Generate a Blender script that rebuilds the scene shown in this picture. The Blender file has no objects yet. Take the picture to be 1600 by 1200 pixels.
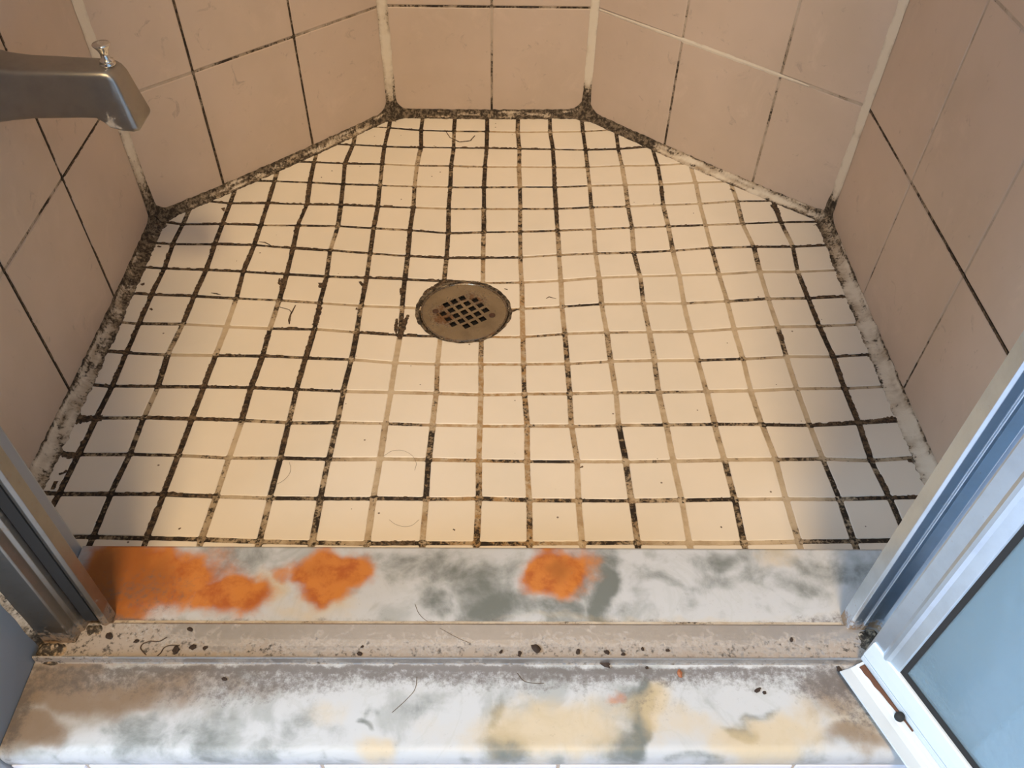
import bpy, bmesh, math, random
import numpy as np
from mathutils import Vector, noise as mnoise
random.seed(7)
S = 0.001                                   # everything below is laid out in millimetres
scn = bpy.context.scene
COL = scn.collection
def R(a): return math.radians(a)

# ------------------------------------------------------------------ camera
F, PITCH, YAW, ROLL = 1279.24, 0.810865, -0.0248407, 0.0259068
CAM = np.array([20.16, -1135.41, 686.57])
cp, sp = math.cos(PITCH), math.sin(PITCH)
Rz = np.array([[math.cos(YAW), -math.sin(YAW), 0], [math.sin(YAW), math.cos(YAW), 0], [0, 0, 1]])
fw, up, rt = Rz @ np.array([0, cp, -sp]), Rz @ np.array([0, sp, cp]), Rz @ np.array([1., 0, 0])
rt, up = math.cos(ROLL)*rt + math.sin(ROLL)*up, -math.sin(ROLL)*rt + math.cos(ROLL)*up
cd = bpy.data.cameras.new('camera'); cam = bpy.data.objects.new('camera', cd); COL.objects.link(cam)
cd.sensor_width = 36; cd.lens = F*36/1600; cd.clip_start = .01
import mathutils
cam.matrix_world = mathutils.Matrix(((rt[0], up[0], -fw[0], CAM[0]*S), (rt[1], up[1], -fw[1], CAM[1]*S), (rt[2], up[2], -fw[2], CAM[2]*S), (0, 0, 0, 1)))
scn.camera = cam
def at(px, py, z):                           # a pixel of the photograph -> point on the level plane z (mm)
    d = fw*F + rt*(px-800) + up*(600-py)
    return CAM + d*(z-CAM[2])/d[2]

# ------------------------------------------------------------------ light and exposure
w = bpy.data.worlds.new('world'); scn.world = w; w.use_nodes = True
w.node_tree.nodes['Background'].inputs[0].default_value = (.86, .92, 1, 1)
w.node_tree.nodes['Background'].inputs[1].default_value = .46
def area(name, loc, target, size, power, color, size_y=None, spread=180):
    l = bpy.data.lights.new(name, 'AREA'); l.energy = power; l.spread = R(spread); l.color = color; l.size = size
    if size_y: l.shape = 'RECTANGLE'; l.size_y = size_y
    o = bpy.data.objects.new(name, l); COL.objects.link(o); o.location = Vector(loc)*S
    o.rotation_euler = (Vector(target)-Vector(loc)).to_track_quat('-Z', 'Y').to_euler()
    return o
area('ceiling_light', (25, -2050, 2800), (10, -450, 30), .45, 24, (1, .69, .36), None, 100)
area('window_daylight', (-1560, -1330, 1350), (0, -930, 150), .45, 62, (.58, .78, 1), .8)
area('cool_fill', (-850, -2250, 1500), (150, -800, 100), .7, 15, (.62, .80, 1))  # added cool fill for jambs and right side of the shower, no known source
scn.view_settings.view_transform = 'Standard'; scn.view_settings.look = 'None'
scn.view_settings.gamma = 1; scn.view_settings.use_curve_mapping = False
scn.view_settings.exposure = -0.36

# ------------------------------------------------------------------ materials
def nmat(name):
    m = bpy.data.materials.new(name); m.use_nodes = True
    nt = m.node_tree; b = nt.nodes['Principled BSDF']
    return m, nt, b
def node(nt, t, **kw):
    n = nt.nodes.new(t)
    for k, v in kw.items():
        if k in n.inputs.keys() if isinstance(k, str) else False: n.inputs[k].default_value = v
        else: setattr(n, k, v)
    return n
def geo(nt):
    return nt.nodes.new('ShaderNodeTexCoord').outputs['Object']
def noise_n(nt, vec, scale, detail=4, rough=.6, dist=0):
    n = nt.nodes.new('ShaderNodeTexNoise'); n.inputs['Scale'].default_value = scale
    n.inputs['Detail'].default_value = detail; n.inputs['Roughness'].default_value = rough; n.inputs['Distortion'].default_value = dist
    nt.links.new(vec, n.inputs['Vector']); return n.outputs['Fac']
def attr(nt, name):
    n = nt.nodes.new('ShaderNodeAttribute'); n.attribute_name = name; return n.outputs['Fac']
def val(nt, s, inp):
    if isinstance(s, (int, float)): inp.default_value = s
    else: nt.links.new(s, inp)
def mathn(nt, op, a, b=0, c=0, clamp=False):
    n = nt.nodes.new('ShaderNodeMath'); n.operation = op; n.use_clamp = clamp
    val(nt, a, n.inputs[0]); val(nt, b, n.inputs[1]); val(nt, c, n.inputs[2]); return n.outputs[0]
def maprange(nt, v, a, b, c=0, d=1, smooth=True):
    n = nt.nodes.new('ShaderNodeMapRange'); n.interpolation_type = 'SMOOTHSTEP' if smooth else 'LINEAR'
    nt.links.new(v, n.inputs['Value'])
    for k, x in zip(('From Min', 'From Max', 'To Min', 'To Max'), (a, b, c, d)): n.inputs[k].default_value = x
    return n.outputs[0]
def mix(nt, f, a, b):
    n = nt.nodes.new('ShaderNodeMix'); n.data_type = 'RGBA'
    val(nt, f, n.inputs[0])
    for s, i in ((a, 6), (b, 7)):
        if isinstance(s, tuple): n.inputs[i].default_value = (*s, 1)
        else: nt.links.new(s, n.inputs[i])
    return n.outputs[2]
def bump(nt, b, h, strength=.3, dist=.001):
    n = nt.nodes.new('ShaderNodeBump'); n.inputs['Strength'].default_value = strength; n.inputs['Distance'].default_value = dist
    nt.links.new(h, n.inputs['Height']); nt.links.new(n.outputs[0], b.inputs['Normal'])
M = {}
def simple(name, col, rough=.5, metal=0, **kw):
    m, nt, b = nmat(name); b.inputs['Base Color'].default_value = (*col, 1)
    b.inputs['Roughness'].default_value = rough; b.inputs['Metallic'].default_value = metal
    for k, v in kw.items(): b.inputs[k.replace('_', ' ')].default_value = v
    M[name] = m; return m
def moldfac(nt, v, m, lo=.18, fine=330):
    n1 = noise_n(nt, v, fine, 5, .65); n2 = noise_n(nt, v, 95, 3, .6)
    n = mathn(nt, 'ADD', mathn(nt, 'MULTIPLY', n1, .6), mathn(nt, 'MULTIPLY', n2, .4))
    n = maprange(nt, n, .30, .70, 0, 1, False)
    d = mathn(nt, 'SUBTRACT', m, n)
    return maprange(nt, d, -lo, lo)
def grout_mat(name, light, brown, dark, rust=(.42, .22, .07), vary=0):
    m, nt, b = nmat(name); v = geo(nt); a = attr(nt, 'mold')
    n3 = noise_n(nt, v, 60, 4)
    c = mix(nt, maprange(nt, mathn(nt, 'ADD', a, mathn(nt, 'MULTIPLY', mathn(nt, 'SUBTRACT', n3, .5), .9)), .15, .85), light, brown)
    c = mix(nt, mathn(nt, 'MULTIPLY', attr(nt, 'rust'), maprange(nt, noise_n(nt, v, 120), .35, .65)), c, rust)
    dk = mix(nt, maprange(nt, noise_n(nt, v, 170, 6, .75), .44, .60), dark, tuple(x*vary for x in brown)) if vary else dark
    c = mix(nt, moldfac(nt, v, mathn(nt, 'SUBTRACT', mathn(nt, 'MULTIPLY', a, 1.3), .32)), c, dk)
    nt.links.new(c, b.inputs['Base Color']); b.inputs['Roughness'].default_value = .8
    bump(nt, b, noise_n(nt, v, 700, 4), .5, .0006); M[name] = m
grout_mat('floor_grout', (.60, .50, .36), (.30, .225, .14), (.024, .016, .010), (.40, .25, .11))
grout_mat('wall_grout', (.55, .46, .37), (.26, .20, .13), (.03, .02, .012))
grout_mat('caulk', (.76, .69, .57), (.40, .31, .21), (.030, .021, .013), vary=.52)
def mold_mat():
    m, nt, b = nmat('mold_film'); v = geo(nt)
    c = mix(nt, maprange(nt, noise_n(nt, v, 300, 5, .7), .42, .64), (.016, .010, .007), (.15, .095, .05))
    c = mix(nt, maprange(nt, noise_n(nt, v, 110, 5, .75), .50, .68), c, (.20, .14, .085))
    nt.links.new(c, b.inputs['Base Color']); b.inputs['Roughness'].default_value = .6
    bump(nt, b, noise_n(nt, v, 600, 4), .5, .0006); M['mold_film'] = m
mold_mat()
def tile_mat(name, col, col2, rough, streak=0, speck=0):
    m, nt, b = nmat(name); v = geo(nt)
    c = mix(nt, maprange(nt, noise_n(nt, v, 7, 4), .35, .7), col, col2)
    if streak:                               # faint scum marks
        f = mathn(nt, 'MULTIPLY', maprange(nt, noise_n(nt, v, 38, 6, .7, 1.2), .60, .74), streak)
        c = mix(nt, f, c, tuple(x*.62 for x in col))
        f = mathn(nt, 'MULTIPLY', maprange(nt, noise_n(nt, v, 15, 5, .7, .6), .55, .75), streak*.6)
        c = mix(nt, f, c, tuple(min(1, x*1.12) for x in col))
    if speck:
        vo = nt.nodes.new('ShaderNodeTexVoronoi'); vo.inputs['Scale'].default_value = 75; nt.links.new(v, vo.inputs['Vector'])
        sc = nt.nodes.new('ShaderNodeSeparateColor'); nt.links.new(vo.outputs['Color'], sc.inputs[0])
        keep = maprange(nt, sc.outputs[0], .86, .88, 0, .0011/ .0133, False)
        d = mathn(nt, 'LESS_THAN', vo.outputs['Distance'], keep)
        c = mix(nt, mathn(nt, 'MULTIPLY', d, speck), c, (.10, .06, .03))
    nt.links.new(c, b.inputs['Base Color']); b.inputs['Roughness'].default_value = rough
    bump(nt, b, noise_n(nt, v, 18, 3), .08, .002); M[name] = m
tile_mat('floor_tile', (.86, .80, .70), (.81, .76, .665), .42, speck=.8)
tile_mat('wall_tile', (.63, .51, .415), (.575, .465, .37), .36, streak=.85)
tile_mat('plain_tile', (.24, .26, .285), (.21, .23, .255), .30, streak=.2)
tile_mat('curb_tile', (.74, .74, .80), (.70, .70, .76), .35, streak=.1)
simple('room_paint', (.62, .66, .72), .7)
def metal_mat(name, col, rough, dirt=(.30, .20, .12), grime=0, blotch=.25):
    m, nt, b = nmat(name); v = geo(nt); a = attr(nt, 'dirt')
    n = noise_n(nt, v, 45, 5)
    c = mix(nt, mathn(nt, 'MULTIPLY', maprange(nt, n, .4, .7), blotch), col, tuple(x*.6 for x in col))
    f = moldfac(nt, v, a, .25)
    c = mix(nt, f, c, mix(nt, maprange(nt, noise_n(nt, v, 260, 5, .7), .50, .66), dirt, tuple(x*.16 for x in dirt)) if grime else dirt)
    nt.links.new(c, b.inputs['Base Color'])
    nt.links.new(mathn(nt, 'SUBTRACT', 1, f), b.inputs['Metallic'])
    val(nt, mathn(nt, 'MULTIPLY_ADD', f, .45, mathn(nt, 'MULTIPLY_ADD', n, .12, rough)), b.inputs['Roughness'])
    bump(nt, b, noise_n(nt, v, 400, 3), .05, .0004); M[name] = m
metal_mat('aluminium', (.60, .73, .88), .30)  # blue of the reflected daylight is mixed into the base colour
metal_mat('shaded_aluminium', (.25, .238, .215), .34, grime=1)  # same metal darkened: the left jamb's shade is put into its colour
metal_mat('track_metal', (.58, .555, .53), .40, (.37, .315, .265), 1)
metal_mat('spout_metal', (.40, .385, .355), .36, (.62, .56, .48))
metal_mat('chrome', (.78, .75, .70), .10)
metal_mat('drain_steel', (.33, .285, .22), .18, (.16, .08, .035), 1, .5)
simple('white_enamel', (.66, .72, .76), .35)
simple('gasket', (.018, .018, .018), .75)
simple('rust', (.11, .042, .02), .75)
simple('dark_rust', (.07, .032, .018), .7)
simple('pit', (.008, .006, .005), .9)
simple('crumb', (.035, .02, .012), .8)
simple('flake', (.34, .12, .05), .6)
simple('hair', (.06, .035, .02), .5)
def glass_mat():
    m, nt, b = nmat('obscure_glass'); v = geo(nt)
    b.inputs['Base Color'].default_value = (.62, .87, 1, 1); b.inputs['Roughness'].default_value = .18
    b.inputs['Transmission Weight'].default_value = .8; b.inputs['IOR'].default_value = 1.5
    bump(nt, b, noise_n(nt, v, 90, 3), .35, .002); M['obscure_glass'] = m
glass_mat()
def marble_mat():
    m, nt, b = nmat('marble'); v = geo(nt)
    vein = maprange(nt, noise_n(nt, v, 27, 5, .55, .5), .50, .66)
    v2 = mathn(nt, 'ABSOLUTE', mathn(nt, 'SUBTRACT', noise_n(nt, v, 9, 6, .6, 2.0), .5))
    thin = mathn(nt, 'MULTIPLY', maprange(nt, v2, .0, .035, 1, 0), .16)
    fine = noise_n(nt, v, 55, 6, .66, .2)
    c = mix(nt, mathn(nt, 'MULTIPLY', vein, .55), (.53, .54, .545), (.27, .285, .27))
    c = mix(nt, thin, c, (.36, .38, .34))
    def layer(c, name, col, gain=1.0, n=fine, w=.5):
        f = mathn(nt, 'ADD', attr(nt, name), mathn(nt, 'MULTIPLY', mathn(nt, 'SUBTRACT', n, .5), w))
        f = mathn(nt, 'MULTIPLY', maprange(nt, f, .12, .75), gain)
        return mix(nt, f, c, col)
    c = layer(c, 'grey', (.145, .16, .145), .95, noise_n(nt, v, 34, 7, .62, .3), 1.3)
    c = layer(c, 'yellow', (.60, .46, .26), .7)
    c = layer(c, 'orange', mix(nt, maprange(nt, fine, .35, .62), (.40, .095, .010), (.56, .19, .03)), .97, w=.7)
    c = layer(c, 'rust', (.33, .11, .025), .9)
    c = layer(c, 'brown', (.23, .155, .092), .85)  # brown soiling, deepened at the outer left as painted shadow of the wall
    sp = maprange(nt, noise_n(nt, v, 240, 5, .7), .40, .62)
    c = layer(c, 'dirt', (.13, .11, .10), .85, noise_n(nt, v, 210, 6, .78), 1.7)
    nt.links.new(c, b.inputs['Base Color'])
    rr = mathn(nt, 'MULTIPLY_ADD', attr(nt, 'dirt'), .3, .46); b.inputs['Specular IOR Level'].default_value = .35; val(nt, rr, b.inputs['Roughness'])
    bump(nt, b, noise_n(nt, v, 300, 4), .06, .0005); M['marble'] = m
marble_mat()

# ------------------------------------------------------------------ mesh helpers
class MB:
    def __init__(s): s.v = []; s.f = []; s.m = []; s.a = {}; s.mats = []
    def mi(s, m):
        if m not in s.mats: s.mats.append(m)
        return s.mats.index(m)
    def vert(s, p, **at_):
        s.v.append(tuple(p)); i = len(s.v)-1
        for k, x in at_.items(): s.a.setdefault(k, {})[i] = x
        return i
    def face(s, idx, m): s.f.append(tuple(idx)); s.m.append(s.mi(m))
    def poly(s, pts, m, **at_): s.face([s.vert(p, **at_) for p in pts], m)
    def box(s, lo, hi, m):
        x0, y0, z0 = lo; x1, y1, z1 = hi
        i = [s.vert(p) for p in ((x0,y0,z0),(x1,y0,z0),(x1,y1,z0),(x0,y1,z0),(x0,y0,z1),(x1,y0,z1),(x1,y1,z1),(x0,y1,z1))]
        for q in ((0,3,2,1),(4,5,6,7),(0,1,5,4),(1,2,6,5),(2,3,7,6),(3,0,4,7)): s.face([i[k] for k in q], m)
    def extrude(s, prof, f, ts, m, cap=True, attrs=None):
        """prof: closed 2D list; f(a,b,t)->xyz ; ts: stations"""
        rings = []
        for t in ts:
            rings.append([s.vert(f(a, b, t), **(attrs(a, b, t) if attrs else {})) for a, b in prof])
        n = len(prof)
        for r0, r1 in zip(rings, rings[1:]):
            for k in range(n): s.face((r0[k], r0[(k+1) % n], r1[(k+1) % n], r1[k]), m)
        if cap: s.face(rings[0][::-1], m); s.face(rings[-1], m)
    def lathe(s, c, prof, m, n=32, axis='z'):
        rings = []
        for r, h in prof:
            rg = []
            for k in range(n):
                a = 2*math.pi*k/n
                rg.append(s.vert((c[0]+r*math.cos(a), c[1]+r*math.sin(a), c[2]+h)))
            rings.append(rg)
        for r0, r1 in zip(rings, rings[1:]):
            for k in range(n): s.face((r0[k], r0[(k+1) % n], r1[(k+1) % n], r1[k]), m)
        s.face(rings[0][::-1], m); s.face(rings[-1], m)
    def build(s, name, parent=None, smooth=False, origin=None, bevel=0, loc=None, recalc=True):
        me = bpy.data.meshes.new(name)
        v = np.array(s.v, float)
        if origin is None:
            origin = (v.min(0)+v.max(0))/2; origin[2] = v[:, 2].min()
        origin = np.array(origin, float)
        me.from_pydata([tuple(p) for p in (v-origin)*S], [], s.f)
        for m in s.mats: me.materials.append(M[m])
        me.polygons.foreach_set('material_index', s.m)
        for k, d in s.a.items():
            A = me.attributes.new(k, 'FLOAT', 'POINT'); arr = np.zeros(len(s.v), np.float32)
            arr[list(d.keys())] = list(d.values()); A.data.foreach_set('value', arr)
        if smooth: me.polygons.foreach_set('use_smooth', [True]*len(me.polygons))
        me.update()
        if recalc:
            b = bmesh.new(); b.from_mesh(me); bmesh.ops.recalc_face_normals(b, faces=b.faces); b.to_mesh(me); b.free()
        o = bpy.data.objects.new(name, me); COL.objects.link(o)
        po = np.zeros(3)
        if parent is not None:
            o.parent = parent; po = np.array(parent['_o'])
        o['_o'] = list(map(float, origin)); o.location = Vector((origin-po)*S)
        if bevel:
            md = o.modifiers.new('bevel', 'BEVEL'); md.width = bevel*S; md.segments = 2; md.limit_method = 'ANGLE'; md.angle_limit = R(35)
        return o
def tag(o, label, cat, group=None):
    o['label'] = label; o['category'] = cat
    if group: o['group'] = group
    return o
def struct(o): o['kind'] = 'structure'; return o
def thing(name, label, cat, loc, group=None):
    o = bpy.data.objects.new(name, None); COL.objects.link(o); o.location = Vector(loc)*S; o['_o'] = [float(x) for x in loc]
    o.empty_display_size = .02
    return tag(o, label, cat, group)
def nz(x, y=0, z=0): return mnoise.noise(Vector((x, y, z)))          # about -1..1

# ------------------------------------------------------------------ plan of the shower (mm)
PA, PB, PC, PD, PE, PF = (-433, -768), (-446, -212), (-153.4, 82), (157.9, 86), (471.5, -200.6), (456, -768)
HEX = [PF, PE, PD, PC, PB, PA]              # counter-clockwise
DR = (-22.9, -360.7)
KZ = 0.0639
def zf(x, y): return KZ*math.hypot(x-DR[0], y-DR[1])
def inset(poly, d):
    out = []; n = len(poly)
    for i in range(n):
        p0, p1, p2 = Vector(poly[i-1]), Vector(poly[i]), Vector(poly[(i+1) % n])
        d1 = (p1-p0).normalized(); d2 = (p2-p1).normalized()
        n1 = Vector((-d1.y, d1.x)); n2 = Vector((-d2.y, d2.x))
        k = (n1+n2); k = k/(k.dot(n1)); out.append(tuple(p1+k*d))
    return out
def clip(poly, hexa):
    for i in range(len(hexa)):
        a, b = hexa[i], hexa[(i+1) % len(hexa)]
        def side(p): return (b[0]-a[0])*(p[1]-a[1])-(b[1]-a[1])*(p[0]-a[0])
        out = []
        for j in range(len(poly)):
            p, q = poly[j-1], poly[j]; sp_, sq = side(p), side(q)
            if (sp_ >= 0) != (sq >= 0):
                t = sp_/(sp_-sq); out.append((p[0]+t*(q[0]-p[0]), p[1]+t*(q[1]-p[1])))
            if sq >= 0: out.append(q)
        poly = out
        if len(poly) < 3: return []
    return poly
def parea(p): return .5*sum(p[i-1][0]*p[i][1]-p[i][0]*p[i-1][1] for i in range(len(p)))

# ------------------------------------------------------------------ mosaic floor
GRID = "-2,-1,-104,41 -1,-1,-52,40 0,-1,0,41 1,-1,48,39 2,-1,99,40 3,-1,151,41 -4,0,-205,-4 -3,0,-157,-5 -2,0,-101,-5 -1,0,-51,-4 0,0,0,-4 1,0,50,-5 2,0,102,-7 3,0,152,-9 4,0,202,-8 -4,1,-211,-53 -3,1,-156,-51 -2,1,-104,-52 -1,1,-53,-51 0,1,-2,-52 1,1,49,-52 2,1,102,-53 3,1,152,-54 4,1,204,-52 5,1,257,-53 -4,2,-207,-104 -3,2,-154,-103 -2,2,-104,-103 -1,2,-52,-103 0,2,-3,-102 1,2,50,-101 2,2,101,-102 3,2,152,-100 4,2,204,-100 5,2,256,-101 6,2,307,-99 -7,3,-356,-162 -6,3,-305,-157 -5,3,-251,-155 -4,3,-204,-152 -3,3,-152,-152 -2,3,-102,-152 -1,3,-52,-153 0,3,-2,-152 1,3,50,-152 2,3,101,-153 3,3,151,-151 4,3,203,-151 5,3,253,-150 6,3,305,-150 7,3,358,-147 -8,4,-407,-215 -7,4,-356,-209 -6,4,-305,-207 -5,4,-256,-203 -4,4,-202,-200 -3,4,-153,-201 -2,4,-103,-202 -1,4,-50,-206 0,4,-1,-203 1,4,49,-202 2,4,101,-201 3,4,151,-200 4,4,204,-199 5,4,254,-199 6,4,305,-199 7,4,356,-199 8,4,408,-199 -8,5,-409,-258 -7,5,-356,-253 -6,5,-305,-250 -5,5,-254,-252 -4,5,-205,-252 -3,5,-152,-254 -2,5,-102,-256 -1,5,-50,-257 0,5,-1,-256 1,5,49,-256 2,5,101,-253 3,5,150,-252 4,5,201,-253 5,5,253,-252 6,5,305,-249 7,5,361,-250 8,5,412,-253 -8,6,-406,-308 -7,6,-354,-306 -6,6,-308,-305 -5,6,-253,-305 -4,6,-202,-305 -3,6,-151,-303 -2,6,-102,-302 -1,6,-51,-302 1,6,50,-306 2,6,101,-305 3,6,151,-302 4,6,204,-302 5,6,254,-303 6,6,305,-304 7,6,358,-302 8,6,406,-305 -8,7,-407,-359 -7,7,-356,-357 -6,7,-305,-357 -5,7,-253,-356 -4,7,-203,-357 -3,7,-152,-358 -2,7,-101,-356 1,7,50,-356 2,7,100,-355 3,7,150,-353 4,7,202,-355 5,7,252,-358 6,7,306,-357 7,7,357,-355 8,7,406,-357 -8,8,-406,-412 -7,8,-356,-409 -6,8,-305,-409 -5,8,-254,-408 -4,8,-202,-405 -3,8,-151,-407 -2,8,-99,-408 1,8,50,-409 2,8,101,-406 3,8,152,-406 4,8,203,-408 5,8,252,-410 6,8,305,-408 7,8,357,-407 8,8,406,-409 -8,9,-405,-462 -7,9,-359,-462 -6,9,-306,-459 -5,9,-253,-456 -4,9,-204,-456 -3,9,-151,-455 -2,9,-100,-458 -1,9,-51,-458 0,9,0,-457 1,9,50,-458 2,9,101,-459 3,9,152,-457 4,9,203,-458 5,9,253,-460 6,9,305,-460 7,9,355,-459 8,9,408,-462 -8,10,-403,-516 -7,10,-355,-513 -6,10,-306,-510 -5,10,-255,-508 -4,10,-205,-508 -3,10,-153,-508 -2,10,-100,-507 -1,10,-49,-507 0,10,1,-509 1,10,50,-508 2,10,101,-509 3,10,153,-509 4,10,201,-510 5,10,254,-511 6,10,303,-512 7,10,354,-511 8,10,406,-513 -8,11,-404,-563 -7,11,-356,-560 -6,11,-306,-559 -5,11,-254,-558 -4,11,-204,-559 -3,11,-153,-556 -2,11,-101,-556 -1,11,-50,-557 0,11,1,-558 1,11,52,-558 2,11,100,-559 3,11,151,-559 4,11,202,-560 5,11,254,-561 6,11,304,-563 7,11,354,-566 8,11,406,-565 -8,12,-404,-614 -7,12,-354,-611 -6,12,-306,-610 -5,12,-255,-611 -4,12,-203,-609 -3,12,-154,-609 -2,12,-101,-607 -1,12,-51,-607 0,12,1,-608 1,12,51,-609 2,12,103,-610 3,12,153,-611 4,12,202,-611 5,12,255,-611 6,12,307,-612 7,12,355,-613 8,12,403,-617 -8,13,-404,-664 -7,13,-356,-662 -6,13,-306,-660 -5,13,-255,-661 -4,13,-203,-661 -3,13,-154,-660 -2,13,-102,-659 -1,13,-50,-659 0,13,2,-658 1,13,52,-660 2,13,101,-661 3,13,153,-662 4,13,203,-662 5,13,255,-662 7,13,357,-665 -7,14,-355,-712 -6,14,-306,-712 -5,14,-256,-712 -4,14,-202,-713 -3,14,-153,-713 -2,14,-102,-713 -1,14,-50,-712 0,14,1,-712 1,14,51,-712 2,14,101,-712 3,14,153,-712 4,14,202,-713 5,14,253,-714"
K = {}
for tok in GRID.split():
    c, r, x, y = map(int, tok.split(',')); K[(c, r)] = (x, y)
kk = np.array([(c*50.8, -r*50.8, x-c*50.8, y+r*50.8) for (c, r), (x, y) in K.items()])
def I(c, r):
    if (c, r) in K: return K[(c, r)]
    x, y = c*50.8, -r*50.8
    w_ = 1/((kk[:, 0]-x)**2+(kk[:, 1]-y)**2+1600.)**1.5; w_ /= w_.sum()
    return (x+float((w_*kk[:, 2]).sum()), y+float((w_*kk[:, 3]).sum()))
H = {-1: '....5577321543......', 0: '....5788986888......', 1: '....8735532333666...', 2: '...77646666433468...'}
H = {   # digit = how black the grout of each horizontal joint is, from column -9 rightwards
 -1: '777775776321543333', 0: '777777888986888877', 1: '777787355323333666', 2: '777775555566643446',
  3: '778888835466534476', 4: '888667577665557477', 5: '778886699945565688', 6: '888877978533322333',
  7: '887653320247334659', 8: '563284980354444334', 9: '982888222334326428', 10: '787787334344553344',
 11: '969956463445566899', 12: '857557444673443645', 13: '878746785567574378', 14: '777765586646433678'}
H[2] = '777777646666433468'; H[9] = '982887222334326428'
V = {   # columns: first row index, digits downwards
 -8: (4, '79988878885'), -7: (3, '87999584777677'), -6: (2, '8989833998886'), -5: (1, '99889859993565'),
 -4: (0, '98875788996875'), -3: (-2, '888678869687666'), -2: (-2, '77545896773344443'), -1: (-2, '7667887633354674'),
  0: (-2, '8888775433543355'), 1: (-2, '66556654434654455'), 2: (-2, '77889754346654333'), 3: (-2, '77656343535437566'),
  4: (-2, '77635646644543333'), 5: (0, '77855333344467'), 6: (1, '34436433343233'), 7: (2, '35353363337667'), 8: (3, '957888999876')}
V[-5] = (1, '9988895899345566'); V[-2] = (-2, '7754589677333443')
def hd(r, c):
    s = H.get(r, '6'*18); i = c+9
    return int(s[i]) if 0 <= i < len(s) else 6
def vd(c, r):
    if c not in V: return 7
    r0, s = V[c]; i = r-r0
    return int(s[i]) if 0 <= i < len(s) else 6
def cut_disc(out):
    """the parts of a small polygon that lie outside the drain hole"""
    n = len(out); inside = [math.hypot(x-DR[0], y-DR[1]) < HR for x, y in out]
    if all(inside): return []
    if not any(inside): return [out]
    ang_ = lambda p: math.atan2(p[1]-DR[1], p[0]-DR[0]); res = []
    for k0 in range(n):
        if inside[k0] or not inside[k0-1]: continue      # start of an outside run
        run = []; k = k0
        while not inside[k % n]: run.append(out[k % n]); k += 1
        a0, a1 = ang_(out[k % n]), ang_(out[k0-1])
        while a1 > a0+1e-6: a1 -= 2*math.pi
        ns = max(2, int((a0-a1)*HR/3))
        o2 = run+[(DR[0]+HR*math.cos(a0+(a1-a0)*i/ns), DR[1]+HR*math.sin(a0+(a1-a0)*i/ns)) for i in range(ns+1)]
        res.append([p for i, p in enumerate(o2) if math.dist(p, o2[i-1]) > .3])
    return res
fm = MB()
HR = 57.5                                    # radius of the hole for the drain
HI = inset(HEX, 3.0)
base = []
# grout bed
step = 16
for (c, r) in [(c, r) for c in range(-10, 11) for r in range(-4, 17)]:
    q = clip([I(c, r), I(c, r+1), I(c+1, r+1), I(c+1, r)], HEX)
    if len(q) >= 3:
        q = [(q[i-1][0]+(q[i][0]-q[i-1][0])*k/16, q[i-1][1]+(q[i][1]-q[i-1][1])*k/16) for i in range(len(q)) for k in range(16)]
        for q in cut_disc(q): fm.poly([(x, y, zf(x, y)-1.5) for x, y in q], 'floor_grout', mold=.55, rust=0)
def rusty(x, y): return .85*math.exp(-((x-20)/65)**2)*(1 if y < -330 else .25) + .35*math.exp(-((x-60)/160)**2)
TILES = []
for c in range(-10, 10):
    for r in range(-4, 17):
        q4 = [I(c, r), I(c, r+1), I(c+1, r+1), I(c+1, r)]      # ccw
        g = [k_+random.uniform(-.35, .45) for k_ in (2.9, 2.35, 2.9, 2.35)]
        pts = []
        for i in range(4):
            p0, p1, p2 = Vector(q4[i-1]), Vector(q4[i]), Vector(q4[(i+1) % 4])
            d1 = (p1-p0).normalized(); d2 = (p2-p1).normalized()
            n1 = Vector((-d1.y, d1.x))*g[i-1]; n2 = Vector((-d2.y, d2.x))*g[i]
            # intersection of the two inset edges
            a = p1+n1; b = p1+n2; det = d1.x*d2.y-d1.y*d2.x
            t = ((b.x-a.x)*d2.y-(b.y-a.y)*d2.x)/det; x = a+d1*t
            pts += [tuple(x-d1*1.6), tuple(x-d1*.45+d2*.45), tuple(x+d2*1.6)]
        pts = clip(pts, HI)
        if len(pts) < 3 or parea(pts) < 40: continue
        # resample with a slightly uneven edge
        out = []
        n = len(pts)
        for i in range(n):
            p, q = Vector(pts[i]), Vector(pts[(i+1) % n]); L = (q-p).length; m_ = max(1, int(L/3.2))
            d = (q-p)/max(L, 1e-6); nn = Vector((-d.y, d.x))
            for k in range(m_):
                x = p+d*L*k/m_
                j = .28*nz(x.x*.16, x.y*.16, c*3.1+r)+.22*nz(x.x*.6, x.y*.6, 5)
                x = x+nn*j; out.append((x.x, x.y))
        for o2 in cut_disc(out):
            if len(o2) > 2 and abs(parea(o2)) > 60: TILES.append(o2)
for o2 in TILES:
    cx, cy = np.mean([p[0] for p in o2]), np.mean([p[1] for p in o2])
    tz = random.uniform(-.12, .12); tx, ty = random.uniform(-.004, .004), random.uniform(-.004, .004)
    def Z(x, y, d=0): return zf(x, y)+tz+tx*(x-cx)+ty*(y-cy)-d
    def tow(x, y, d):
        L = math.hypot(x-cx, y-cy); return x+(cx-x)/L*d, y+(cy-y)/L*d
    a = [fm.vert((x, y, Z(x, y, 1.6))) for x, y in o2]
    b = [fm.vert((x, y, Z(x, y, .55))) for x, y in o2]
    cc = []
    for x, y in o2:
        x1, y1 = tow(x, y, .8); cc.append(fm.vert((x1, y1, Z(x1, y1))))
    n = len(o2)
    for k in range(n):
        j = (k+1) % n; fm.face((a[k], a[j], b[j], b[k]), 'floor_tile'); fm.face((b[k], b[j], cc[j], cc[k]), 'floor_tile')
    fm.face(cc, 'floor_tile')
def inhex(x, y, d=2):
    return len(clip([(x-.1, y-.1), (x+.1, y-.1), (x, y+.1)], inset(HEX, d))) >= 3
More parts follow.
